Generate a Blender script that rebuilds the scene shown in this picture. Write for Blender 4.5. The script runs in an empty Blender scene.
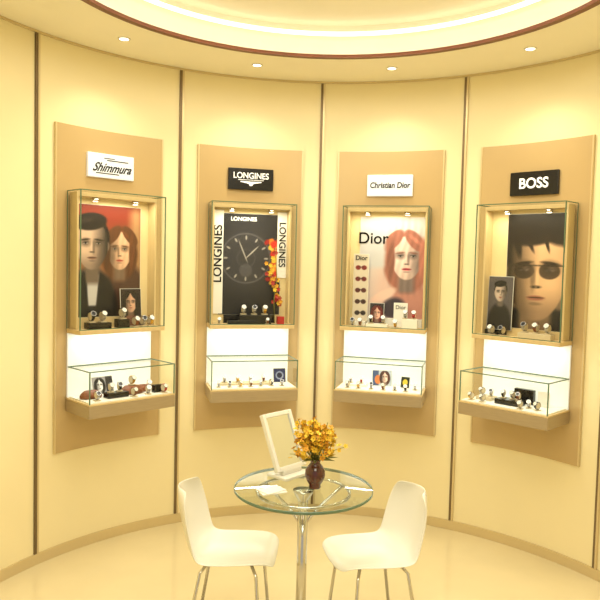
import bpy, bmesh, math, random
import numpy as np
from mathutils import Vector, Matrix
random.seed(7); rng=np.random.default_rng(3)
scene=bpy.context.scene
COL=scene.collection
CX,CY,R=0.115,2.8,1.8
HC=2.92; EYE=1.72

def lin(c):
    c=np.asarray(c,dtype=float)
    return np.where(c<=0.04045,c/12.92,((c+0.055)/1.055)**2.4)
def rgb(r,g,b): 
    l=lin([r/255,g/255,b/255]); return (float(l[0]),float(l[1]),float(l[2]),1.0)

# ---------------- materials ----------------
def mat(name,col,rough=0.5,metal=0.0,emit=0.0,ecol=None,noise=0.0,nscale=6,spec=0.5,coat=0.0,bump=0.0,stretch=(1,1,1)):
    m=bpy.data.materials.new(name); m.use_nodes=True
    nt=m.node_tree; b=nt.nodes['Principled BSDF']
    b.inputs['Base Color'].default_value=col
    b.inputs['Roughness'].default_value=rough
    b.inputs['Metallic'].default_value=metal
    b.inputs['Specular IOR Level'].default_value=spec
    b.inputs['Coat Weight'].default_value=coat
    if emit>0:
        b.inputs['Emission Color'].default_value=ecol or col
        b.inputs['Emission Strength'].default_value=emit
    if noise>0 or bump>0:
        tc=nt.nodes.new('ShaderNodeTexCoord'); mp=nt.nodes.new('ShaderNodeMapping')
        mp.inputs['Scale'].default_value=stretch
        nz=nt.nodes.new('ShaderNodeTexNoise'); nz.inputs['Scale'].default_value=nscale; nz.inputs['Detail'].default_value=6
        nt.links.new(tc.outputs['Object'],mp.inputs['Vector']); nt.links.new(mp.outputs['Vector'],nz.inputs['Vector'])
        if noise>0:
            cr=nt.nodes.new('ShaderNodeValToRGB')
            cr.color_ramp.elements[0].position=0.3; cr.color_ramp.elements[1].position=0.7
            cr.color_ramp.elements[0].color=tuple(c*(1-noise) for c in col[:3])+(1,)
            cr.color_ramp.elements[1].color=tuple(min(1,c*(1+noise*0.5)) for c in col[:3])+(1,)
            nt.links.new(nz.outputs['Fac'],cr.inputs['Fac']); nt.links.new(cr.outputs['Color'],b.inputs['Base Color'])
        if bump>0:
            bp=nt.nodes.new('ShaderNodeBump'); bp.inputs['Strength'].default_value=bump; bp.inputs['Distance'].default_value=0.002
            nt.links.new(nz.outputs['Fac'],bp.inputs['Height']); nt.links.new(bp.outputs['Normal'],b.inputs['Normal'])
    return m
def glassmat(name,tint,base=0.03,gain=0.45,rough=0.02):
    m=bpy.data.materials.new(name); m.use_nodes=True
    nt=m.node_tree; nt.nodes.clear()
    o=nt.nodes.new('ShaderNodeOutputMaterial'); mx=nt.nodes.new('ShaderNodeMixShader')
    lw=nt.nodes.new('ShaderNodeLayerWeight'); lw.inputs['Blend'].default_value=0.5
    pw=nt.nodes.new('ShaderNodeMath'); pw.operation='POWER'; pw.inputs[1].default_value=4
    ma=nt.nodes.new('ShaderNodeMath'); ma.operation='MULTIPLY_ADD'; ma.inputs[1].default_value=gain; ma.inputs[2].default_value=base
    tr=nt.nodes.new('ShaderNodeBsdfTransparent'); tr.inputs['Color'].default_value=tint
    gl=nt.nodes.new('ShaderNodeBsdfGlossy'); gl.inputs['Roughness'].default_value=rough
    nt.links.new(lw.outputs['Facing'],pw.inputs[0]); nt.links.new(pw.outputs[0],ma.inputs[0])
    nt.links.new(ma.outputs[0],mx.inputs[0]); nt.links.new(tr.outputs[0],mx.inputs[1]); nt.links.new(gl.outputs[0],mx.inputs[2])
    nt.links.new(mx.outputs[0],o.inputs['Surface'])
    return m
M={}
M['wall']=mat('cream_lacquer',rgb(242,229,184),0.36,noise=0.03,nscale=2)
M['ceil']=mat('ceiling_paint',rgb(248,242,220),0.6,noise=0.02,nscale=3)
M['tan']=mat('gold_tan_laminate',rgb(196,170,122),0.26,metal=0.12,noise=0.05,nscale=1.5)
M['tanlt']=mat('light_wood_frame',rgb(208,184,134),0.4,noise=0.06,nscale=8,stretch=(4,4,1))
M['seam']=mat('bronze_seam',rgb(118,100,72),0.35,metal=0.4)
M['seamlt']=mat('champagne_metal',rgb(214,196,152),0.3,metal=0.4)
M['inner']=mat('case_lining',rgb(228,208,156),0.6,noise=0.04,nscale=9)
M['white']=mat('white_satin',rgb(236,234,224),0.4,noise=0.02,nscale=10)
M['lightbox']=mat('lit_opal_acrylic',rgb(225,230,222),0.4,emit=0.30,ecol=rgb(250,252,244))
M['glass']=glassmat('case_glass',(0.975,0.992,0.98,1),0.015,0.32)
M['tglass']=glassmat('table_glass',(0.86,0.92,0.88,1),0.04,0.55,0.01)
M['edge']=mat('green_glass_edge',rgb(84,112,88),0.15,spec=0.8)
M['tray']=mat('brushed_champagne',rgb(170,152,120),0.35,metal=0.3,noise=0.06,nscale=20,stretch=(1,1,12))
M['black']=mat('black_acrylic',rgb(16,15,16),0.2,noise=0.1)
M['darktext']=mat('dark_lettering',rgb(14,12,14),0.6,spec=0.1)
M['whitetext']=mat('white_lettering',rgb(250,250,245),0.5,emit=0.4,ecol=(1,1,1,1))
M['signwhite']=mat('sign_white_lit',rgb(232,236,240),0.4,emit=0.2,ecol=(1,1,1,1))
M['signblack']=mat('sign_black',rgb(12,12,14),0.25)
M['chrome']=mat('polished_chrome',rgb(205,202,195),0.12,metal=1.0)
M['gold']=mat('gold_metal',rgb(220,178,90),0.22,metal=0.9)
M['silver']=mat('steel_bracelet',rgb(170,170,176),0.25,metal=0.9)
M['leather']=mat('brown_leather',rgb(124,68,32),0.45,noise=0.25,nscale=30)
M['redlth']=mat('red_leather',rgb(170,34,28),0.4,noise=0.1)
M['dial']=mat('watch_dial',rgb(225,222,212),0.2)
M['darkdial']=mat('dark_watch_dial',rgb(20,26,44),0.15)
M['cream']=mat('cream_cushion',rgb(206,190,156),0.7,noise=0.03)
M['floor']=mat('polished_cream_tile',rgb(222,208,168),0.16,noise=0.05,nscale=3,coat=0.3)
M['brown']=mat('mahogany_trim',rgb(118,62,30),0.4,noise=0.15,nscale=6)
M['vase']=mat('maroon_glazed_ceramic',rgb(78,22,16),0.15,noise=0.3,nscale=8,coat=0.6)
M['petal']=mat('yellow_petal',rgb(240,198,54),0.6,noise=0.2,nscale=40)
M['petal2']=mat('golden_petal',rgb(224,160,36),0.6,noise=0.25,nscale=40)
M['stem']=mat('green_stem',rgb(124,124,50),0.6,noise=0.2,nscale=30)
M['plastic']=mat('white_plastic_shell',rgb(228,226,216),0.25,noise=0.01)
M['mirror']=mat('mirror_silver',rgb(215,220,220),0.03,metal=1.0)
M['lamp']=mat('halogen_lens',(1,0.9,0.7,1),0.3,emit=5,ecol=(1,0.92,0.74,1))
M['cove']=mat('added_glow_tube',(1,0.95,0.82,1),0.3,emit=2,ecol=(1,0.93,0.78,1))  # emission for the ring added inside the ceiling recess
M['paper']=mat('white_paper',rgb(236,234,228),0.6,noise=0.01)

pm=bpy.data.materials.new('poster_print'); pm.use_nodes=True
_b=pm.node_tree.nodes['Principled BSDF']; _a=pm.node_tree.nodes.new('ShaderNodeVertexColor'); _a.layer_name='Print'
pm.node_tree.links.new(_a.outputs['Color'],_b.inputs['Base Color']); _b.inputs['Roughness'].default_value=0.4
M['print']=pm

# ---------------- helpers ----------------
def link(o,parent=None):
    COL.objects.link(o)
    if parent: o.parent=parent
    return o
def empty(name,loc=(0,0,0),rz=0.0):
    e=bpy.data.objects.new(name,None); e.empty_display_size=0.05
    e.location=loc; e.rotation_euler=(0,0,rz); COL.objects.link(e); return e
def fin(name,bm,mats,parent=None,smooth=False,bevel=0):
    me=bpy.data.meshes.new(name); bmesh.ops.recalc_face_normals(bm,faces=bm.faces) 
    bm.to_mesh(me); bm.free()
    for m in (mats if isinstance(mats,list) else [mats]): me.materials.append(M[m])
    if smooth:
        for p in me.polygons: p.use_smooth=True
    o=bpy.data.objects.new(name,me); link(o,parent)
    if bevel:
        md=o.modifiers.new('bev','BEVEL'); md.width=bevel; md.segments=2; md.limit_method='ANGLE'
    return o
def addbox(bm,b,mi=0,mtx=None):
    x0,x1,n0,n1,z0,z1=b
    vs=[bm.verts.new((x,-n,z)) for x in (x0,x1) for n in (n0,n1) for z in (z0,z1)]
    if mtx: 
        for v in vs: v.co=mtx@v.co
    for f in ((0,1,3,2),(4,6,7,5),(0,4,5,1),(2,3,7,6),(0,2,6,4),(1,5,7,3)):
        fc=bm.faces.new([vs[i] for i in f]); fc.material_index=mi
def part(name,parent,m,boxes,bevel=0):
    bm=bmesh.new()
    for b in boxes: addbox(bm,b)
    return fin(name,bm,m,parent,bevel=bevel)
def panes(name,parent,m,quads):
    bm=bmesh.new()
    for q in quads: bm.faces.new([bm.verts.new((x,-n,z)) for x,n,z in q])
    return fin(name,bm,m,parent)
def glassbox(name,parent,w,n0,n1,z0,z1):
    return panes(name,parent,'glass',[
        [(-w,n0,z0),(-w,n1,z0),(-w,n1,z1),(-w,n0,z1)],[(w,n0,z0),(w,n1,z0),(w,n1,z1),(w,n0,z1)],
        [(-w,n1,z0),(w,n1,z0),(w,n1,z1),(-w,n1,z1)],[(-w,n0,z1),(w,n0,z1),(w,n1,z1),(-w,n1,z1)]])
def addcyl(bm,p0,p1,r0,r1=None,seg=16,mi=0,cap=True):
    r1=r0 if r1 is None else r1
    p0=Vector(p0);p1=Vector(p1);d=(p1-p0)
    q=d.to_track_quat('Z','Y').to_matrix()
    a=[];b=[]
    for i in range(seg):
        t=2*math.pi*i/seg; v=Vector((math.cos(t),math.sin(t),0))
        a.append(bm.verts.new(p0+q@(v*r0))); b.append(bm.verts.new(p1+q@(v*r1)))
    for i in range(seg):
        j=(i+1)%seg; f=bm.faces.new((a[i],a[j],b[j],b[i])); f.material_index=mi; f.smooth=True
    if cap:
        for ring in (a[::-1],b):
            f=bm.faces.new(ring); f.material_index=mi
def lathe(bm,prof,c=(0,0,0),seg=48,mi=0):
    rings=[]
    for r,z in prof:
        if r<1e-5: rings.append([bm.verts.new((c[0],c[1],c[2]+z))])
        else: rings.append([bm.verts.new((c[0]+r*math.cos(2*math.pi*i/seg),c[1]+r*math.sin(2*math.pi*i/seg),c[2]+z)) for i in range(seg)])
    for A,B in zip(rings,rings[1:]):
        for i in range(seg):
            j=(i+1)%seg
            if len(A)==1 and len(B)==1: continue
            if len(A)==1: f=bm.faces.new((A[0],B[i],B[j]))
            elif len(B)==1: f=bm.faces.new((A[i],A[j],B[0]))
            else: f=bm.faces.new((A[i],A[j],B[j],B[i]))
            f.material_index=mi; f.smooth=True
def tube(bm,pts,r,seg=8,mi=0,closed=False):
    pts=[Vector(p) for p in pts]; n=len(pts); rings=[]
    up=Vector((0,0,1))
    for i,p in enumerate(pts):
        d=(pts[(i+1)%n]-pts[i-1]) if closed else (pts[min(i+1,n-1)]-pts[max(i-1,0)])
        d.normalize(); a=d.cross(up)
        if a.length<0.05: a=d.cross(Vector((1,0,0)))
        a.normalize(); b=a.cross(d)
        rr=r[i] if isinstance(r,(list,tuple)) else r
        rings.append([bm.verts.new(p+(a*math.cos(2*math.pi*k/seg)+b*math.sin(2*math.pi*k/seg))*rr) for k in range(seg)])
    for i in range(n if closed else n-1):
        A=rings[i];B=rings[(i+1)%n]
        for k in range(seg):
            f=bm.faces.new((A[k],A[(k+1)%seg],B[(k+1)%seg],B[k])); f.material_index=mi; f.smooth=True
    if not closed:
        for q in (rings[0],rings[-1][::-1]): bm.faces.new(q).material_index=mi
def text(name,parent,m,s,size,loc,ang=0.0,shear=0.0,sx=1.0,bold=0.0):
    cu=bpy.data.curves.new(name,'FONT'); cu.body=s; cu.size=size; cu.shear=shear
    cu.align_x='CENTER'; cu.align_y='CENTER'; cu.extrude=0.0006; cu.offset=bold
    cu.materials.append(M[m]); o=bpy.data.objects.new(name,cu); link(o,parent)
    o.location=(loc[0],-loc[1],loc[2]); o.rotation_euler=(math.pi/2,ang,0); o.scale=(sx,1,1)
    return o

# ---------------- poster painting (print artwork, per-vertex colour) ----------------
class Print:
    def __init__(s,asp,bg,res=130):
        s.H=res; s.W=int(res*asp); s.asp=asp
        s.y,s.x=np.mgrid[0:s.H,0:s.W].astype(float); s.y/= (s.H-1); s.x*= asp/(s.W-1)
        s.img=np.ones((s.H,s.W,3))*np.array(bg)/255.
    def over(s,m,c):
        m=np.clip(m,0,1)[...,None]; c=np.asarray(c,dtype=float)
        if c.max()>1.5 or c.ndim==1: c=c/255.
        s.img=s.img*(1-m)+c*m
    def ell(s,cx,cy,rx,ry,soft=0.12,rot=0):
        dx=s.x-cx; dy=s.y-cy; c,sn=math.cos(rot),math.sin(rot)
        u=(dx*c+dy*sn)/rx; v=(-dx*sn+dy*c)/ry
        return np.clip((1-np.sqrt(u*u+v*v))/soft+0.5,0,1)
    def rect(s,x0,x1,y0,y1,soft=0.008):
        f=lambda a:np.clip(a/soft+0.5,0,1)
        return f(s.x-x0)*f(x1-s.x)*f(s.y-y0)*f(y1-s.y)
    def poly(s,pts,soft=0.008):
        m=np.ones_like(s.x); n=len(pts)
        for i in range(n):
            ax,ay=pts[i];bx,by=pts[(i+1)%n]; L=math.hypot(bx-ax,by-ay)
            d=((bx-ax)*(s.y-ay)-(by-ay)*(s.x-ax))/L
            m=m*np.clip(d/soft+0.5,0,1)
        return m
    def face(s,cx,cy,h,skin,hair,light=1,lips=(150,70,60),long=False,beard=0.0,sw=0.70,turn=0.0,contrast=0.6,parting=0.0,glasses=False):
        sk=np.array(skin,dtype=float); hair=np.array(hair,dtype=float)
        if long:
            s.over(s.ell(cx,cy-0.20*h,1.10*h*sw/.72,1.42*h,0.15),hair)
        else:
            s.over(s.ell(cx,cy+0.30*h,0.80*h*sw/.70,0.92*h,0.10),hair)
        s.over(s.rect(cx-0.36*h,cx+0.36*h,cy-1.6*h,cy-0.5*h,0.05),sk*0.55)
        dx=(s.x-cx)/h; dy=(s.y-cy)/h
        jaw=np.clip(-dy-0.25,0,1)
        wid=sw*(1.02-0.30*jaw)
        rr=(np.abs(dx/wid)**2.3+np.abs(dy)**2.3)**(1/2.3)
        m=np.clip((1-rr)/0.07+0.5,0,1)
        if not long:
            for sg in (-1,1): s.over(s.ell(cx+sg*sw*1.0*h,cy-0.02*h,0.09*h,0.20*h,0.3),sk*0.6)
        q=-light*dx/sw
        sh=1.06-contrast*np.clip(q*0.95+0.12,0,1)**1.2-0.2*np.clip(np.abs(dx/sw)-0.6,0,1)-0.20*np.clip(-dy-0.5,0,1)
        s.over(m,sk[None,None,:]*sh[...,None]*np.ones_like(s.img))
        if beard>0: s.over(m*np.clip((-dy-0.30)*2.0,0,1)*beard*(1-s.ell(cx+turn*h,cy-0.5*h,0.2*h,0.06*h,0.6)),hair*1.2+sk*0.15)
        t=turn*h
        s.over(s.ell(cx-light*0.42*h,cy-0.32*h,0.14*h,0.32*h,0.9,rot=light*0.3)*0.35,sk*0.45)
        s.over(s.ell(cx+light*0.34*h,cy-0.16*h,0.16*h,0.13*h,1.2)*0.4,np.minimum(255,sk*1.18))
        for sg in (-1,1):
            ex=cx+t+sg*0.29*h
            s.over(s.ell(ex,cy+0.12*h,0.21*h,0.16*h,1.0)*0.65,sk*0.40)
            s.over(s.ell(ex+sg*0.02*h,cy+0.235*h,0.20*h,0.036*h,0.8,rot=-sg*0.14)*0.85,hair*0.85)
            s.over(s.ell(ex,cy+0.085*h,0.10*h,0.028*h,0.5),(172,162,152))
            s.over(s.ell(ex,cy+0.088*h,0.042*h,0.038*h,0.5),(22,18,20))
            s.over(s.ell(ex,cy+0.12*h,0.13*h,0.020*h,0.6,rot=-sg*0.08)*0.95,(22,15,14))
            if glasses:
                s.over(s.ell(ex,cy+0.07*h,0.235*h,0.175*h,0.15)*0.72,(34,24,20))
                s.over(s.ell(ex+0.05*h,cy+0.11*h,0.09*h,0.05*h,1.0)*0.4,(150,130,110))
        if glasses:
            s.over(s.rect(cx+t-0.62*h,cx+t+0.62*h,cy+0.17*h,cy+0.20*h,0.006)*0.8,(40,30,26))
        s.over(s.ell(cx+t-0.08*h*light,cy-0.06*h,0.055*h,0.27*h,0.9)*0.6,sk*0.45)
        s.over(s.ell(cx+t+0.03*h*light,cy-0.08*h,0.035*h,0.24*h,0.9)*0.5,np.minimum(255,sk*1.22))
        s.over(s.ell(cx+t,cy-0.275*h,0.125*h,0.035*h,0.6)*0.75,sk*0.38)
        for sg in (-1,1): s.over(s.ell(cx+t+sg*0.055*h,cy-0.28*h,0.03*h,0.02*h,0.5)*0.8,sk*0.2)
        s.over(s.ell(cx+t,cy-0.515*h,0.195*h,0.055*h,0.6),lips)
        s.over(s.ell(cx+t,cy-0.505*h,0.20*h,0.012*h,0.6),np.array(lips)*0.35)
        s.over(s.ell(cx+t,cy-0.64*h,0.14*h,0.035*h,0.8)*0.5,sk*0.45)
        if long:
            s.over(s.ell(cx-(0.50-parting)*h,cy+0.80*h,0.62*h,0.30*h,0.2,rot=0.85),hair)
            s.over(s.ell(cx+(0.50+parting)*h,cy+0.80*h,0.62*h,0.30*h,0.2,rot=-0.85),hair)
            s.over(s.ell(cx-0.72*h,cy-0.1*h,0.17*h,0.95*h,0.5),hair*0.85)
            s.over(s.ell(cx+0.72*h,cy-0.1*h,0.17*h,0.95*h,0.5),hair*1.15)
            s.over(s.ell(cx+0.35*h,cy+0.85*h,0.3*h,0.08*h,1.0,rot=-0.7)*0.5,np.minimum(255,hair*1.5))
        else:
            s.over(s.ell(cx-0.08*h,cy+0.98*h,0.74*h,0.36*h,0.2,rot=0.12),hair)
            s.over(s.ell(cx+light*0.25*h,cy+1.02*h,0.25*h,0.09*h,1.0,rot=0.3)*0.4,hair*2.6+20)
    def strands(s,cx,cy,rx,ry,amt=0.25,f=60):
        m=s.ell(cx,cy,rx,ry,0.3)
        w=0.5+0.5*np.sin(f*(s.x-cx)+6*np.sin(5*s.y))
        s.img=s.img*(1-(m*w*amt)[...,None])
def poster(name,parent,P,h,u,n,z,lean=0.0,rz=0.0,thick=0.004):
    w=h*P.asp
    H,W=P.H,P.W
    xs=np.linspace(-w/2,w/2,W); zs=np.linspace(0,h,H)
    verts=[(float(x),0.0,float(zz)) for zz in zs for x in xs]
    faces=[(j*W+i,j*W+i+1,(j+1)*W+i+1,(j+1)*W+i) for j in range(H-1) for i in range(W-1)]
    me=bpy.data.meshes.new(name); me.from_pydata(verts,[],faces)
    ca=me.color_attributes.new('Print','FLOAT_COLOR','POINT')
    c=lin(np.clip(P.img,0,1)).reshape(-1,3); c=np.hstack([c,np.ones((len(c),1))]).astype(np.float32)
    ca.data.foreach_set('color',c.ravel())
    me.materials.append(M['print'])
    e=bpy.data.objects.new(name,me); link(e,parent)
    e.location=(u,-n,z); e.rotation_euler=(-lean,0,rz)
    part(name+'_backing',e,'white',[(-w/2-0.002,w/2+0.002,-thick,-0.0008,-0.001,h+0.002)])
    return e

# ---------------- room shell ----------------
def arcpt(r,a): return (CX-r*math.sin(a),CY+r*math.cos(a))
def arcwall(name,r0,r1,a0,a1,z0,z1,m,parent=None,seg=None,bevel=0):
    seg=seg or max(2,int(abs(a1-a0)/math.radians(1.5)))
    bm=bmesh.new(); prev=None; first=None
    for i in range(seg+1):
        a=a0+(a1-a0)*i/seg
        q=[bm.verts.new((*arcpt(r,a),z)) for r,z in ((r0,z0),(r0,z1),(r1,z1),(r1,z0))]
        if prev:
            for k in range(4):
                f=bm.faces.new((prev[k],prev[(k+1)%4],q[(k+1)%4],q[k])); f.smooth=(k in (0,2))
        else: first=q
        prev=q
    bm.faces.new(first); bm.faces.new(prev[::-1])
    o=fin(name,bm,m,parent)
    md=o.modifiers.new('es','EDGE_SPLIT'); md.split_angle=math.radians(40)
    return o
D=math.radians
arcwall('wall_back',R,R+0.08,D(90),D(-90),0,3.17,'wall')
XL=CX-R; XR=CX+R; YF=-1.2
def wbox(name,x0,x1,y0,y1,z0,z1,m): return part(name,None,m,[(x0,x1,-y0,-y1,z0,z1)])
wbox('wall_left',XL-0.08,XL,YF,CY,0,3.17,'wall')
wbox('wall_right',XR,XR+0.08,YF,CY,0,3.17,'wall')
def outer(t,pad=0.0):
    dx,dy=math.cos(t),math.sin(t)
    if dy>=0: return R+pad
    s=[(R+pad)/abs(dx)] if abs(dx)>1e-6 else []
    s.append((CY-YF)/abs(dy)); return min(s)
bm=bmesh.new(); N=180
angs=[2*math.pi*i/N for i in range(N)]
corner=[math.atan2(YF-CY,-R),math.atan2(YF-CY,R)]
angs=sorted([a if a<=math.pi else a-2*math.pi for a in angs]+corner)
top=[bm.verts.new((CX+math.cos(a)*outer(a,0.08),CY+math.sin(a)*outer(a,0.08),0)) for a in angs]
bot=[bm.verts.new((v.co.x,v.co.y,-0.06)) for v in top]
bm.faces.new(top); bm.faces.new(bot[::-1])
for i in range(len(top)):
    j=(i+1)%len(top); bm.faces.new((top[i],top[j],bot[j],bot[i]))
fin('floor',bm,'floor')
RC=1.2
bm=bmesh.new()
o_=[bm.verts.new((CX+math.cos(a)*outer(a),CY+math.sin(a)*outer(a),HC)) for a in angs]
i_=[bm.verts.new((CX+math.cos(a)*RC,CY+math.sin(a)*RC,HC)) for a in angs]
u_=[bm.verts.new((CX+math.cos(a)*RC,CY+math.sin(a)*RC,HC+0.16)) for a in angs]
for i in range(len(angs)):
    j=(i+1)%len(angs)
    bm.faces.new((o_[i],o_[j],i_[j],i_[i])); bm.faces.new((i_[i],i_[j],u_[j],u_[i]))
bm.faces.new(u_)
fin('ceiling',bm,'ceil')
bm=bmesh.new()
lathe(bm,[(RC-0.004,HC-0.018),(RC+0.032,HC-0.018),(RC+0.032,HC-0.001),(RC-0.004,HC-0.001),(RC-0.004,HC-0.018)],(CX,CY,0),96)
fin('trim_ceiling_ring',bm,'brown')
bm=bmesh.new()
tube(bm,[(CX+math.cos(2*math.pi*i/96)*(RC-0.05),CY+math.sin(2*math.pi*i/96)*(RC-0.05),HC+0.10) for i in range(96)],0.012,8,closed=True)
fin('added_cove_glow',bm,'cove')  # glowing ring added to light the assumed ceiling recess
arcwall('trim_cornice',R-0.012,R-0.001,D(90),D(-90),HC-0.012,HC-0.001,'seamlt')
arcwall('baseboard_back',R-0.012,R-0.0005,D(90),D(-90),0.0005,0.06,'seamlt')
for k,a in enumerate((60,30,0,-30,-60)):
    h=D(0.24)
    e=empty('trim_%d'%(k+1))
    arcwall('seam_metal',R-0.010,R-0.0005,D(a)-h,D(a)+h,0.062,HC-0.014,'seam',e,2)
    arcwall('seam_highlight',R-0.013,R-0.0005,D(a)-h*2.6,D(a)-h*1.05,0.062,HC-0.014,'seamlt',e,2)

# ---------------- bays ----------------
W2=0.275
def watch(bm,u,n,z,s=1.0,band=2,dial=3,style=0,rz=0.0):
    mt=Matrix.Translation((u,-n,z))@Matrix.Rotation(rz,4,'Z')@Matrix.Scale(s,4)
    pre=len(bm.verts); bm.verts.ensure_lookup_table()
    addbox(bm,(-0.018,0.018,-0.018,0.018,0,0.005),0)
    addcyl(bm,(-0.010,0,0.034),(0.010,0,0.034),0.0205,seg=16,mi=0)
    addcyl(bm,(0,0.004,0.004),(0,0.004,0.02),0.005,seg=8,mi=0)
    K=18; rb=0.0245
    ring=[]
    for i in range(K):
        t=2*math.pi*i/K; c=Vector((0,-math.cos(t)*rb,0.034+math.sin(t)*rb))
        wd=0.007+0.003*max(0,math.cos(t-0.6))
        nrm=Vector((0,-math.cos(t),math.sin(t)))*0.002
        ring.append([bm.verts.new(c+Vector((-wd,0,0))),bm.verts.new(c+Vector((wd,0,0))),bm.verts.new(c+Vector((wd,0,0))+nrm),bm.verts.new(c+Vector((-wd,0,0))+nrm)])
    for i in range(K):
        A=ring[i];B=ring[(i+1)%K]
        for q in range(4):
            f=bm.faces.new((A[q],A[(q+1)%4],B[(q+1)%4],B[q])); f.material_index=band
    d=Vector((0,-math.cos(0.6),math.sin(0.6))); c=Vector((0,0,0.034))+d*0.025
    addcyl(bm,c,c+d*0.006,0.0155,seg=20,mi=1)
    addcyl(bm,c+d*0.0061,c+d*0.0066,0.0125,seg=20,mi=dial)
    addcyl(bm,c+Vector((0.015,0,0)),c+Vector((0.019,0,0)),0.0025,seg=8,mi=1)
    bm.verts.ensure_lookup_table()
    for v in bm.verts[pre:]: v.co=mt@v.co
WM=['cream','silver','silver','dial','leather','black','gold','darkdial','redlth']

def bay(k,a):
    loc=(*arcpt(R,D(a)),0)
    hw=0.345/R
    e=empty('wall_panel')
    arcwall('laminate_sheet',R-0.014,R-0.0015,D(a)+hw,D(a)-hw,0.60,2.46,'tan',e)
    arcwall('edge_strip_left',R-0.017,R-0.0015,D(a)+hw+0.005,D(a)+hw,0.60,2.46,'seamlt',e,2)
    arcwall('edge_strip_right',R-0.017,R-0.0015,D(a)-hw,D(a)-hw-0.005,0.60,2.46,'seamlt',e,2)
    # ---- sign
    zo=-0.028+(0,0,-0.018,-0.036)[k]
    s=empty('illuminated_sign',loc,D(a))
    dark=k in (1,3)
    part('sign_box',s,'signblack' if dark else 'signwhite',[(-0.150,0.150,0.0185,0.040,2.212+zo,2.352+zo)],0.003)
    tm='whitetext' if dark else 'darktext'; sn=0.0415
    if k==0:
        text('lettering',s,tm,'Shimmura',0.072,(0.0,sn,2.270+zo),shear=0.6,sx=0.85,bold=0.0014)
        part('lettering_rules',s,tm,[(-0.10,0.05,sn-0.001,sn+0.0006,2.235+zo,2.240+zo),(-0.03,0.11,sn-0.001,sn+0.0006,2.312+zo,2.317+zo),(-0.05,0.02,sn-0.001,sn+0.0006,2.324+zo,2.328+zo)])
    if k==1:
        text('lettering',s,tm,'LONGINES',0.055,(0,sn,2.303+zo),sx=0.9,bold=0.0006)
        bm=bmesh.new()
        pts=[(-0.07,2.262),(-0.015,2.252),(-0.008,2.238),(0.008,2.238),(0.015,2.252),(0.07,2.262),(0.07,2.268),(0.0,2.266),(-0.07,2.268)]
        bm.faces.new([bm.verts.new((p[0],-sn,p[1]+zo)) for p in pts]); fin('winged_emblem',bm,'whitetext',s)
        part('emblem_rules',s,tm,[(-0.085,0.085,sn-0.001,sn+0.0004,2.275+zo,2.278+zo)])
    if k==2: text('lettering',s,tm,'Christian Dior',0.052,(0,sn,2.282+zo),shear=0.12,sx=0.86,bold=0.0012)
    if k==3: text('lettering',s,tm,'BOSS',0.085,(0,sn,2.28+zo),sx=0.95,bold=0.0018)
    # ---- upper case
    c=empty('wall_display_case',loc,D(a))
    n0=0.042; n1=0.20; zb,zt=1.31,2.09
    LW=0.247
    part('shelf_base',c,'tanlt',[(-W2,W2,n0,n1+0.004,zb-0.025,zb)],0.002)
    part('lining_back',c,'inner',[(-LW,LW,n0,n0+0.008,zb+0.0005,zt-0.012)])
    part('wood_frame',c,'tanlt',[(-LW-0.012,-LW,n0,n0+0.085,zb+0.0005,zt-0.008),(LW,LW+0.012,n0,n0+0.085,zb+0.0005,zt-0.008),(-LW,LW,n0+0.009,n0+0.085,zt-0.032,zt-0.008)],0.002)
    glassbox('glass_cover',c,W2-0.003,n0,n1-0.003,zb+0.0004,zt-0.003)
    t=0.0048
    part('glass_edges',c,'edge',[(-W2-0.001,-W2+t,n1-t,n1+0.001,zb,zt),(W2-t,W2+0.001,n1-t,n1+0.001,zb,zt),(-W2,W2,n1-t,n1+0.001,zt-t,zt+0.001),
        (-W2-0.001,-W2+t,n0,n1,zt-t,zt+0.001),(W2-t,W2+0.001,n0,n1,zt-t,zt+0.001),(-W2-0.001,-W2+0.002,n0-0.001,n0+t,zb,zt),(W2-0.002,W2+0.001,n0-0.001,n0+t,zb,zt),(-W2,W2,n1-t,n1+0.001,zb,zb+t)])
    bm=bmesh.new(); bm2=bmesh.new()
    for u in (-0.13,0.13):
        addcyl(bm,(u,-(n0+0.05),zt-0.052),(u,-(n0+0.05),zt-0.032),0.02)
        addcyl(bm2,(u,-(n0+0.05),zt-0.0535),(u,-(n0+0.05),zt-0.0522),0.014)
    fin('spot_housings',bm,'chrome',c); fin('spot_lenses',bm2,'lamp',c)
    li=bpy.data.lights.new('case_lamp','AREA'); li.shape='RECTANGLE'; li.size=0.4; li.size_y=0.03; li.energy=1.7; li.color=(1,0.90,0.68)
    lo=bpy.data.objects.new('case_lamp',li); link(lo,c); lo.location=(0,-(n0+0.10),zt-0.03); lo.rotation_euler=(D(-10),0,0)
    # ---- lower counter
    g=empty('glass_counter_case',loc,D(a))
    m0,m1=0.042,0.315; tb,tt,gt=0.835,0.915,1.095
    part('tray_base',g,'tray',[(-W2-0.004,W2+0.004,m0,m1+0.004,tb,tt-0.01)],0.003)
    part('tray_lip',g,'tanlt',[(-W2-0.004,W2+0.004,m0,m1+0.004,tt-0.0095,tt)],0.001)
    part('display_deck',g,'white',[(-W2+0.01,W2-0.01,m0+0.02,m1-0.01,tt+0.0005,tt+0.006)])
    part('lit_back_panel',g,'lightbox',[(-W2+0.002,W2-0.002,m0,m0+0.014,tt+0.001,zb-0.027)])
    glassbox('glass_cover',g,W2-0.003,m0+0.015,m1-0.003,tt+0.0004,gt-0.003)
    part('glass_edges',g,'edge',[(-W2-0.001,-W2+t,m1-t,m1+0.001,tt,gt),(W2-t,W2+0.001,m1-t,m1+0.001,tt,gt),(-W2,W2,m1-t,m1+0.001,gt-t,gt+0.001),
        (-W2-0.001,-W2+t,m0+0.015,m1,gt-t,gt+0.001),(W2-t,W2+0.001,m0+0.015,m1,gt-t,gt+0.001),(-W2+t,W2-t,m0+0.015,m0+0.019,gt-t,gt+0.001)])
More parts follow.
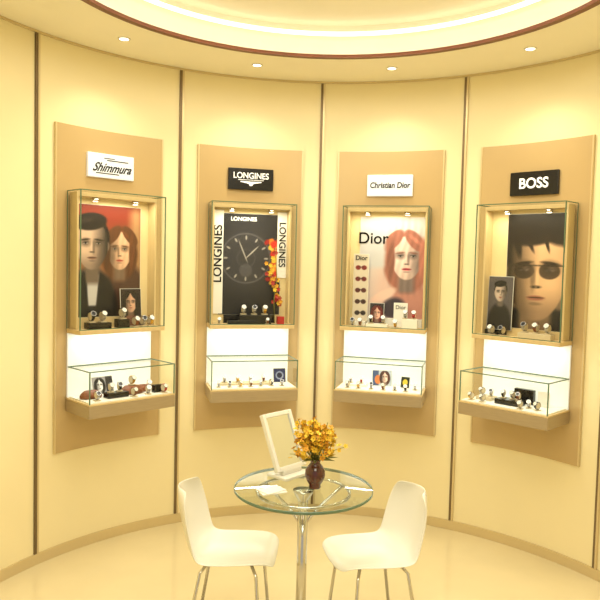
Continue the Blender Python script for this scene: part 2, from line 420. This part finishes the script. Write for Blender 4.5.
    li=bpy.data.lights.new('shelf_under_lamp','AREA'); li.shape='RECTANGLE'; li.size=0.45; li.size_y=0.03; li.energy=1.1; li.color=(1,0.98,0.92)
    lo=bpy.data.objects.new('shelf_under_lamp',li); link(lo,g); lo.location=(0,-0.12,zb-0.03); 
    part('under_lamp_tube',g,'white',[(-0.23,0.23,0.10,0.14,zb-0.029,zb-0.0255)])
    mu=empty('watch_display',loc,D(a))
    mo=empty('watch_display',loc,D(a))
    return c,g,mu,mo,zb+0.0008,tt+0.0065

def block(parent,name,m,b,bev=0.002): return part(name,parent,m,[b],bev)
BACKN=0.056

# ===== bay 1 : couple portrait
c,g,mu,mo,ZU,ZL=bay(0,45)
P=Print(0.66,(140,90,56),170)
P.over(P.ell(0.30,1.0,0.5,0.25,0.9),(126,44,28))
P.over(P.rect(0.57,0.66,0,1,0.12),(186,152,106))
P.over(P.ell(0.50,0.10,0.24,0.40,0.2),(74,48,38))
P.face(0.445,0.60,0.175,(214,172,140),(92,54,30),light=1,long=True,lips=(156,60,52),parting=0.1)
P.strands(0.445,0.55,0.20,0.28,0.08,110)
P.over(P.ell(0.16,0.02,0.27,0.42,0.12),(20,18,22))
P.over(P.poly([(0.13,0.10),(0.22,0.10),(0.24,0.38),(0.12,0.38)],0.02),(190,186,184))
P.face(0.17,0.64,0.215,(188,160,138),(24,18,16),light=-1,beard=0.3,lips=(116,76,66),contrast=0.75)
P.over(P.poly([(0.0,0.0),(0.15,0.0),(0.10,0.40),(0.0,0.36)],0.02),(16,14,18))
P.over(P.poly([(0.20,0.0),(0.40,0.0),(0.34,0.30),(0.25,0.40)],0.02),(14,12,16))
poster('portrait_poster',c,P,0.65,-0.025,BACKN,ZU+0.06)
part('poster_ledge',c,'tanlt',[(-0.235,0.18,0.051,0.075,ZU,ZU+0.058)])
P=Print(0.62,(40,30,30),80)
P.face(0.30,0.62,0.26,(190,150,124),(20,14,12),light=1,long=True)
P.over(P.ell(0.3,0.05,0.28,0.24,0.2),(120,84,66))
poster('tilted_card',mu,P,0.22,0.10,0.115,ZU+0.004,lean=0.08)
block(mu,'black_riser','black',(-0.20,-0.06,0.10,0.165,ZU,ZU+0.035))
block(mu,'black_stand','black',(-0.02,0.055,0.12,0.17,ZU,ZU+0.05))
bm=bmesh.new()
for u,n,z,b,d in ((-0.17,0.13,ZU+0.036,5,7),(-0.10,0.13,ZU+0.036,2,3),(0.018,0.145,ZU+0.051,2,3),(0.10,0.155,ZU,4,3),(0.16,0.14,ZU,2,7),(0.21,0.14,ZU,6,3)):
    watch(bm,u,n,z,1.05,b,d)
fin('watches',bm,WM,mu)
P=Print(1.3,(150,148,150),60)
P.face(0.45,0.5,0.34,(222,220,218),(20,20,22),light=1,long=True,lips=(90,80,80))
P.over(P.rect(0.85,1.3,0,1,0.05),(40,40,44))
poster('print_card',mo,P,0.10,-0.07,0.10,ZL,lean=0.3)
bm=bmesh.new()
for (u,n,s) in ((-0.19,0.17,1.25),(0.06,0.19,1.4),(0.15,0.16,1.1)):
    pre=len(bm.verts)
    lathe(bm,[(0,0.036),(0.026,0.033),(0.038,0.020),(0.042,0.008),(0.038,0.0),(0,0)],(0,0,0),24)
    bm.verts.ensure_lookup_table()
    for v in bm.verts[pre:]: v.co=Vector((u+v.co.x*1.3*s,-n+v.co.y*s*0.8,ZL+v.co.z*s))
fin('leather_cushions',bm,'leather',mo)
block(mo,'black_watch_tray','black',(-0.13,0.0,0.20,0.26,ZL,ZL+0.03))
block(mo,'black_card_holder','black',(0.17,0.235,0.23,0.26,ZL,ZL+0.045))
bm=bmesh.new()
for u,n,z,b,d in ((-0.10,0.23,ZL+0.031,2,3),(-0.045,0.23,ZL+0.031,5,7),(0.06,0.19,ZL+0.051,6,3),(0.12,0.27,ZL,2,3),(0.02,0.28,ZL,4,3),(-0.2,0.26,ZL,2,7),(0.215,0.13,ZL,2,3),(0.22,0.285,ZL,8,3)):
    watch(bm,u,n,z,0.9,b,d,rz=random.uniform(-.3,.3))
fin('watches',bm,WM,mo)

# ===== bay 2 : clock artwork
c,g,mu,mo,ZU,ZL=bay(1,15)
P=Print(0.62,(20,19,22),170)
P.over(P.ell(0.27,0.55,0.34,0.34,0.8)*0.6,(70,68,74))
rr=np.hypot(P.x-0.27,P.y-0.56)
P.over(np.clip(1-np.abs(rr-0.245)/0.012,0,1)*0.6,(120,118,118))
P.over(np.clip(1-np.abs(rr-0.09)/0.006,0,1)*0.5,(110,108,108))
P.over(np.clip((0.07-np.hypot(P.x-0.27,P.y-0.44))/0.008,0,1)*0.5,(96,94,98))
for i in range(12):
    t=2*math.pi*i/12
    P.over(P.ell(0.27+0.205*math.sin(t),0.56+0.205*math.cos(t),0.009,0.022,0.5,rot=-t),(160,156,150))
P.over(P.ell(0.27+0.06,0.56+0.06,0.007,0.09,0.5,rot=-0.8),(170,166,160))
P.over(P.ell(0.27-0.03,0.56+0.07,0.006,0.12,0.5,rot=0.4),(170,166,160))
for i in range(46):
    cx=0.56+rng.normal(0,0.035); cy=0.30+rng.random()*0.45
    P.over(P.ell(cx,cy,0.022,0.03,0.6,rot=rng.random()*3),[(206,42,24),(232,120,30),(240,190,60),(150,24,20)][int(rng.integers(4))])
poster('clock_poster',c,P,0.66,0.0,BACKN,ZU+0.055)
part('poster_ledge',c,'black',[(-0.17,0.17,0.051,0.075,ZU,ZU+0.053)])
text('poster_heading',c,'whitetext','LONGINES',0.036,(-0.045,BACKN+0.001,ZU+0.68),bold=0.0004)
part('banner_left',c,'paper',[(-0.246,-0.178,0.052,0.058,ZU+0.06,ZU+0.735)])
text('banner_left_text',c,'darktext','LONGINES',0.078,(-0.212,0.0595,ZU+0.45),ang=-math.pi/2,bold=0.0012)
part('banner_right',c,'paper',[(0.182,0.246,0.052,0.058,ZU+0.30,ZU+0.735)])
text('banner_right_text',c,'darktext','LONGINES',0.062,(0.214,0.0595,ZU+0.52),ang=math.pi/2,bold=0.001)
bm=bmesh.new()
for i in range(36):
    cz=ZU+0.12+random.random()*0.36; cu=0.165+random.gauss(0,0.018)+0.03*math.sin(cz*14); cn=0.10+random.gauss(0,0.012)
    ph=random.random()*6
    mi=random.choice((0,0,1,2))
    for q in range(5):
        t=ph+q*1.2566; r=0.016
        p=Vector((cu,-cn,cz)); d=Vector((math.cos(t),-0.3,math.sin(t))); sd=Vector((-math.sin(t),0,math.cos(t)))
        vs=[bm.verts.new(x) for x in (p,p+d*r*0.6+sd*r*0.4,p+d*r,p+d*r*0.6-sd*r*0.4)]
        bm.faces.new(vs).material_index=mi
tube(bm,[(0.165,-0.10,ZU+0.001),(0.158,-0.10,ZU+0.15),(0.175,-0.10,ZU+0.3),(0.16,-0.10,ZU+0.5)],0.003,6,3)
fin('flower_spray',bm,['redlth','petal2','petal','stem'],mu)
block(mu,'black_riser','black',(-0.08,0.13,0.10,0.16,ZU,ZU+0.06))
block(mu,'black_step','black',(-0.16,0.05,0.162,0.187,ZU,ZU+0.025))
block(mu,'red_box','redlth',(0.17,0.215,0.13,0.17,ZU,ZU+0.05))
bm=bmesh.new()
for u,n,z,b,d in ((-0.05,0.13,ZU+0.061,2,3),(0.02,0.13,ZU+0.061,2,7),(0.09,0.13,ZU+0.061,6,3),(-0.21,0.15,ZU,2,3),(0.10,0.172,ZU,4,3)):
    watch(bm,u,n,z,1.0 if n<.15 else .7,b,d)
fin('watches',bm,WM,mu)
bm=bmesh.new()
for i in range(7):
    watch(bm,-0.22+i*0.068,0.25+0.01*math.sin(i),ZL,0.72,(2,2,6,4,2,5,2)[i],(3,7,3,3,3,3,7)[i],rz=random.uniform(-.3,.3))
for i in range(4):
    watch(bm,-0.17+i*0.085,0.16,ZL+0.0125,0.8,(2,6,2,4)[i],3)
fin('watches',bm,WM,mo)
block(mo,'cream_riser','cream',(-0.21,0.14,0.12,0.2,ZL,ZL+0.012))
P=Print(0.9,(36,44,84),50); P.over(P.ell(0.45,0.5,0.3,0.3,0.3),(150,160,190)); P.over(P.ell(0.45,0.5,0.2,0.2,0.3),(30,34,60))
poster('print_card',mo,P,0.09,0.205,0.12,ZL,lean=0.2)

# ===== bay 3 : fashion poster
c,g,mu,mo,ZU,ZL=bay(2,-15)
P=Print(0.64,(204,200,198),170)
P.over(P.ell(0.5,0.25,0.4,0.45,0.6),(212,178,168))
P.over(P.ell(0.52,0.08,0.2,0.3,0.2),(190,132,116))
P.face(0.47,0.60,0.215,(232,200,188),(166,104,86),light=-1,long=True,lips=(186,44,62),contrast=0.45,parting=-0.15)
P.strands(0.47,0.6,0.24,0.38,0.10,100)
P.over(P.ell(0.35,0.10,0.12,0.10,0.4,rot=0.5),(60,50,60))
P.over(P.ell(0.24,0.22,0.14,0.045,0.5,rot=0.5),(226,190,176))
P.over(P.rect(-0.1,0.25,0.50,1.1,0.05),(196,194,196))
poster('fashion_poster',c,P,0.66,0.03,BACKN,ZU+0.055)
part('poster_ledge',c,'white',[(-0.18,0.24,0.051,0.075,ZU,ZU+0.053)])
text('poster_heading',c,'darktext','Dior',0.105,(-0.095,BACKN+0.002,ZU+0.575),bold=0.001)
P=Print(0.22,(206,194,176),130)
for i in range(5):
    y=0.12+i*0.17
    for sg in (-1,1): P.over(P.ell(0.11+sg*0.045,y,0.04,0.035,0.25),(40+20*i,30,34))
    P.over(P.rect(0.07,0.15,y+0.005,y+0.015),(40,30,30))
poster('eyewear_card',c,P,0.44,-0.165,0.085,ZU+0.03)
text('eyewear_card_text',c,'darktext','Dior',0.042,(-0.165,0.0865,ZU+0.445),bold=0.0006)
part('card_foot',c,'white',[(-0.205,-0.125,0.078,0.11,ZU,ZU+0.028)])
part('leaflet',mu,'paper',[(0.06,0.15,0.10,0.103,ZU,ZU+0.16)])
text('leaflet_text',mu,'darktext','Dior',0.035,(0.105,0.1045,ZU+0.13))
P=Print(0.7,(30,26,34),60); P.face(0.36,0.5,0.3,(220,170,150),(90,20,20),long=True)
poster('small_portrait',mu,P,0.13,-0.05,0.115,ZU+0.022,lean=0.1)
block(mu,'white_riser','white',(-0.11,0.03,0.10,0.165,ZU,ZU+0.02))
block(mu,'white_step','white',(0.12,0.22,0.11,0.165,ZU,ZU+0.06))
bm=bmesh.new()
for u,n,z,b,d in ((-0.08,0.145,ZU+0.021,5,3),(0.0,0.145,ZU+0.021,2,3),(0.14,0.14,ZU+0.061,2,3),(0.195,0.14,ZU+0.061,8,3),(0.08,0.16,ZU,6,3),(-0.2,0.15,ZU,2,7),(-0.15,0.15,ZU,4,3)):
    watch(bm,u,n,z,0.9,b,d)
fin('watches',bm,WM,mu)
P=Print(1.25,(176,186,194),60)
P.over(P.rect(0,0.4,0,1,0.05),(60,80,120)); P.over(P.ell(0.35,0.4,0.2,0.3,0.3),(220,120,60))
P.face(0.8,0.55,0.33,(236,200,180),(70,40,30),long=True)
poster('print_card',mo,P,0.10,0.0,0.11,ZL,lean=0.25,rz=0.2)
P=Print(0.8,(30,40,30),50); P.over(P.ell(0.4,0.5,0.25,0.3,0.3),(220,190,60))
poster('small_card',mo,P,0.07,0.15,0.13,ZL,lean=0.25,rz=-0.2)
block(mo,'white_riser','white',(-0.23,-0.09,0.12,0.2,ZL,ZL+0.015))
bm=bmesh.new()
for u,n,z,b,d in ((-0.2,0.16,ZL+0.016,2,3),(-0.13,0.16,ZL+0.016,8,3),(-0.2,0.26,ZL,2,3),(-0.13,0.26,ZL,6,3),(-0.05,0.25,ZL,2,7),(0.03,0.26,ZL,4,3),(0.1,0.25,ZL,2,3),(0.17,0.26,ZL,5,3),(0.22,0.18,ZL,2,3)):
    watch(bm,u,n,z,0.75,b,d,rz=random.uniform(-.3,.3))
fin('watches',bm,WM,mo)

# ===== bay 4 : menswear portrait
c,g,mu,mo,ZU,ZL=bay(3,-45)
P=Print(0.56,(118,98,76),190)
P.over(P.ell(0.3,0.0,0.42,0.20,0.2),(24,22,24))
P.face(0.28,0.48,0.40,(204,164,124),(30,22,18),light=1,beard=0.35,lips=(146,92,76),sw=0.66,contrast=0.8,glasses=True)
P.over(P.ell(0.16,0.93,0.26,0.17,0.2,rot=0.3),(26,18,15))
P.over(P.ell(0.46,0.90,0.20,0.16,0.25,rot=-0.6),(26,18,15))
P.over(P.ell(0.09,0.78,0.035,0.16,0.5,rot=0.2),(26,18,15))
P.over(P.ell(0.20,0.76,0.018,0.10,0.6,rot=0.5),(34,24,20))
P.over(P.ell(0.36,0.76,0.016,0.09,0.6,rot=0.3),(34,24,20))
P.strands(0.3,0.95,0.34,0.14,0.4,120)
poster('portrait_poster',c,P,0.68,0.05,BACKN,ZU+0.045)
part('poster_ledge',c,'tanlt',[(-0.14,0.24,0.051,0.075,ZU,ZU+0.043)])
P=Print(0.5,(84,78,80),100)
P.over(P.ell(0.25,0.1,0.24,0.4,0.2),(20,20,24))
P.face(0.25,0.70,0.17,(180,160,146),(20,18,18),light=-1)
poster('narrow_portrait',c,P,0.32,-0.16,0.09,ZU+0.03,lean=0.04)
part('card_foot',c,'black',[(-0.235,-0.11,0.082,0.12,ZU,ZU+0.028)])
block(mu,'cream_riser','cream',(0.0,0.2,0.10,0.16,ZU,ZU+0.03))
bm=bmesh.new()
for u,n,z,b,d in ((-0.17,0.155,ZU,2,3),(-0.10,0.155,ZU,5,7),(0.03,0.13,ZU+0.031,2,7),(0.10,0.13,ZU+0.031,4,3),(0.17,0.13,ZU+0.031,2,3)):
    watch(bm,u,n,z,1.0,b,d)
fin('watches',bm,WM,mu)
block(mo,'black_watch_tray','black',(-0.08,0.07,0.16,0.25,ZL,ZL+0.03))
block(mo,'black_stand','black',(-0.02,0.10,0.10,0.13,ZL,ZL+0.085))
block(mo,'cream_block','cream',(-0.22,-0.12,0.14,0.22,ZL,ZL+0.02))
part('leaflet',mo,'paper',[(0.13,0.2,0.13,0.133,ZL,ZL+0.09)])
bm=bmesh.new()
for u,n,z,b,d in ((-0.2,0.18,ZL+0.021,2,3),(-0.14,0.18,ZL+0.021,2,7),(-0.05,0.2,ZL+0.031,5,3),(0.01,0.2,ZL+0.031,2,3),(0.05,0.21,ZL+0.031,4,7),(-0.22,0.27,ZL,6,3),(-0.14,0.28,ZL,2,3),(0.12,0.22,ZL,2,3),(0.18,0.24,ZL,5,3),(0.1,0.285,ZL,2,3)):
    watch(bm,u,n,z,0.8,b,d,rz=random.uniform(-.3,.3))
fin('watches',bm,WM,mo)

# ---------------- round glass table ----------------
TX,TY,TZ=0.035,2.89,0.75
t=empty('round_glass_table',(TX,TY,0))
RT=0.30
bm=bmesh.new(); lathe(bm,[(0,TZ),(RT-0.003,TZ)],seg=72); o=fin('glass_top',bm,'tglass',t)
bm=bmesh.new(); lathe(bm,[(RT-0.003,TZ-0.0125),(RT,TZ-0.010),(RT,TZ-0.002),(RT-0.003,TZ+0.0004),(RT-0.0045,TZ-0.006),(RT-0.003,TZ-0.0125)],seg=72); fin('glass_rim',bm,'edge',t)
bm=bmesh.new()
tube(bm,[(0.2*math.cos(2*math.pi*i/48),0.2*math.sin(2*math.pi*i/48),TZ-0.021) for i in range(48)],0.007,8,closed=True)
addcyl(bm,(0,0,0.02),(0,0,TZ-0.045),0.022,seg=24)
lathe(bm,[(0,0.02),(0.05,0.028),(0.13,0.014),(0.14,0.006),(0.14,0.0),(0,0)],seg=48)
lathe(bm,[(0,TZ-0.013),(0.045,TZ-0.013),(0.045,TZ-0.02),(0.022,TZ-0.06)],seg=32)
for i in range(3):
    a=2*math.pi*i/3+0.5; cc,ss=math.cos(a),math.sin(a)
    tube(bm,[(0.015*cc,0.015*ss,TZ-0.16),(0.07*cc,0.07*ss,TZ-0.11),(0.15*cc,0.15*ss,TZ-0.055),(0.2*cc,0.2*ss,TZ-0.021)],0.007,8)
fin('chrome_pedestal',bm,'chrome',t)

# ---------------- vase with flowers ----------------
VX,VY=0.083,2.88
v=empty('flower_vase',(VX,VY,TZ+0.001))
bm=bmesh.new()
lathe(bm,[(0,0),(0.024,0),(0.027,0.006),(0.024,0.014),(0.036,0.032),(0.044,0.055),(0.042,0.078),(0.030,0.098),(0.021,0.108),(0.022,0.118),(0.030,0.128),(0.026,0.127),(0.018,0.114),(0.018,0.105),(0,0.10)],seg=40)
fin('vase_body',bm,'vase',v)
bm=bmesh.new()
def blossom(p,nrm,r,mi):
    q=nrm.to_track_quat('Z','Y').to_matrix(); ph=random.random()*6
    for k in range(5):
        t_=ph+k*1.2566
        d=q@Vector((math.cos(t_),math.sin(t_),0.35)); sd=q@Vector((-math.sin(t_),math.cos(t_),0))
        vs=[bm.verts.new(x) for x in (p,p+d*r*0.55+sd*r*0.42,p+d*r*1.0+sd*r*0.15,p+d*r*1.0-sd*r*0.15,p+d*r*0.55-sd*r*0.42)]
        bm.faces.new(vs).material_index=mi
    addcyl(bm,p,p+nrm*r*0.35,r*0.16,r*0.1,6,2)
for sidx in range(52):
    az=random.random()*2*math.pi; sp=random.random()**0.6
    tip=Vector((math.cos(az)*sp*0.115,math.sin(az)*sp*0.10,0.145+0.145*(1-0.62*sp*sp)+random.uniform(-.035,.02)))
    if sidx==0: tip=Vector((-0.08,0,0.30))
    if sidx==1: tip=Vector((0.125,0,0.18))
    if sidx==2: tip=Vector((-0.11,-0.02,0.15))
    base=Vector((math.cos(az)*0.008,math.sin(az)*0.008,0.105))
    mid=base.lerp(tip,0.5)+Vector((0,0,0.025))
    pts=[]
    for i in range(7):
        s_=i/6; pts.append(base*(1-s_)**2+mid*2*s_*(1-s_)+tip*s_*s_)
    tube(bm,pts,0.0014,5,2)
    for j in range(10):
        s_=0.42+0.58*random.random(); p=base*(1-s_)**2+mid*2*s_*(1-s_)+tip*s_*s_
        off=Vector((random.gauss(0,1),random.gauss(0,1),random.gauss(0,1))).normalized()
        blossom(p+off*0.012,(off+Vector((0,-0.3,0.3))).normalized(),random.uniform(0.009,0.015),random.choice((0,0,1)))
for i in range(9):
    az=random.random()*6.28; d=Vector((math.cos(az),math.sin(az),0.35)); sd=Vector((-math.sin(az),math.cos(az),0))
    b=Vector((0,0,0.12))
    vs=[bm.verts.new(x) for x in (b,b+d*0.05+sd*0.010,b+d*0.10-Vector((0,0,.02)),b+d*0.05-sd*0.010)]
    bm.faces.new(vs).material_index=2
fin('yellow_blossoms',bm,['petal','petal2','stem'],v)

# ---------------- tabletop mirror ----------------
mr=empty('tabletop_mirror',(-0.022,3.04,TZ+0.001),D(48))
def tilt(o,ang=D(-24),z=0.03): 
    o.rotation_euler=(ang,0,0); o.location=(0,0,z)
fw,fh,ft=0.095,0.265,0.02
o=part('mirror_frame',mr,'plastic',[(-fw,-fw+ft,-0.01,0.012,0,fh),(fw-ft,fw,-0.01,0.012,0,fh),(-fw+ft,fw-ft,-0.01,0.012,0,ft),(-fw+ft,fw-ft,-0.01,0.012,fh-ft,fh)],0.003); tilt(o)
o=part('mirror_glass',mr,'mirror',[(-fw+ft,fw-ft,-0.004,0.004,ft,fh-ft)]); tilt(o)
part('mirror_base',mr,'plastic',[(-0.085,0.085,-0.07,0.05,0,0.014),(-0.06,0.06,-0.012,0.012,0.014,0.036)],0.004)

b=empty('brochure_stack',(-0.10,2.82,TZ+0.0008),D(25))
part('brochure_lower',b,'paper',[(-0.055,0.055,-0.04,0.04,0,0.004)])
o=part('brochure_upper',b,'paper',[(-0.05,0.05,-0.037,0.037,0.0045,0.008)]); o.rotation_euler=(0,0,0.3)

# ---------------- chairs ----------------
def chair(loc,rz,sc=0.92):
    e=empty('shell_chair',loc,rz); e.scale=(sc,sc,sc)
    prof=[(0.235,0.425),(0.20,0.455),(0.08,0.448),(-0.06,0.440),(-0.16,0.455),(-0.215,0.52),(-0.24,0.61),(-0.262,0.70),(-0.275,0.775),(-0.278,0.80)]
    wid=[0.17,0.205,0.225,0.23,0.225,0.225,0.225,0.215,0.175,0.12]
    n=11; bm=bmesh.new(); g=[]
    for (y,z),w in zip(prof,wid):
        row=[]
        back=min(1,max(0,(-y-0.12)/0.1))
        for i in range(n):
            s=-1+2*i/(n-1)
            row.append(bm.verts.new((s*w,y+back*0.07*s*s,z+(1-back)*0.035*s**2+0.0)))
        g.append(row)
    for A,B in zip(g,g[1:]):
        for i in range(n-1): bm.faces.new((A[i],A[i+1],B[i+1],B[i]))
    o=fin('seat_shell',bm,'plastic',e,True)
    s=o.modifiers.new('sol','SOLIDIFY'); s.thickness=0.009; s.offset=0
    s=o.modifiers.new('sub','SUBSURF'); s.levels=2; s.render_levels=2
    bm=bmesh.new()
    for sx in (-1,1):
        tube(bm,[(sx*0.10,0.12,0.435),(sx*0.15,0.15,0.40),(sx*0.19,0.185,0.0)],0.009,10)
        tube(bm,[(sx*0.10,-0.10,0.432),(sx*0.15,-0.13,0.40),(sx*0.19,-0.20,0.0)],0.009,10)
    tube(bm,[(-0.10,0.12,0.435),(0.10,0.12,0.435)],0.008,8); tube(bm,[(-0.10,-0.10,0.432),(0.10,-0.10,0.432)],0.008,8)
    fin('chrome_legs',bm,'chrome',e,False)
chair((-0.285,3.02,0),D(-94),0.88)
chair((0.365,3.05,0),D(108),0.86)

# ---------------- added lamps: invented downlights, main light and front fill ----------------
for a in (48,16,-16,-48):
    x,y=arcpt(1.5,D(a))
    e=empty('added_downlight',(x,y,0))  # invented downlight, put in to wash the wall with light
    bm=bmesh.new(); lathe(bm,[(0.026,HC-0.001),(0.034,HC-0.001),(0.034,HC-0.004),(0.026,HC-0.005)],seg=28); fin('added_downlight_bezel',bm,'white',e)
    bm=bmesh.new(); lathe(bm,[(0,HC-0.003),(0.025,HC-0.003)],seg=28); fin('added_downlight_lens',bm,'lamp',e)
    li=bpy.data.lights.new('added_wall_wash','SPOT'); li.energy=21; li.color=(1,0.91,0.70); li.spot_size=D(120); li.spot_blend=1.0; li.shadow_soft_size=0.06
    lo=bpy.data.objects.new('added_wall_wash',li); link(lo,e); lo.location=(0,0,HC-0.02)
def area(name,loc,size,e,col,rot=(0,0,0),shape='DISK'):
    li=bpy.data.lights.new(name,'AREA'); li.shape=shape; li.size=size; li.energy=e; li.color=col
    lo=bpy.data.objects.new(name,li); link(lo); lo.location=loc; lo.rotation_euler=rot; return lo
area('added_main_light',(CX,CY,HC+0.12),1.9,44,(1,0.93,0.76))  # added main light disc, placed in the recess to light the alcove
area('front_fill_light',(CX,0.3,HC-0.02),1.6,46,(1,0.94,0.78))  # added front fill near the camera, not a known fitting

w=bpy.data.worlds.new('World'); scene.world=w; w.use_nodes=True
w.node_tree.nodes['Background'].inputs['Color'].default_value=(1,0.94,0.80,1)
w.node_tree.nodes['Background'].inputs['Strength'].default_value=0.62

# ---------------- camera ----------------
cd=bpy.data.cameras.new('camera'); cam=bpy.data.objects.new('camera',cd); COL.objects.link(cam)
cd.sensor_width=36; cd.lens=680/600*36; cd.clip_start=0.05
pitch=math.atan(38/680); roll=D(1.4)
Mx=Matrix.Rotation(math.pi/2-pitch,4,'X')@Matrix.Rotation(roll,4,'Z')
cam.matrix_world=Matrix.Translation((0,0,EYE))@Mx
scene.camera=cam
scene.view_settings.view_transform='Standard'
scene.view_settings.exposure=0.0
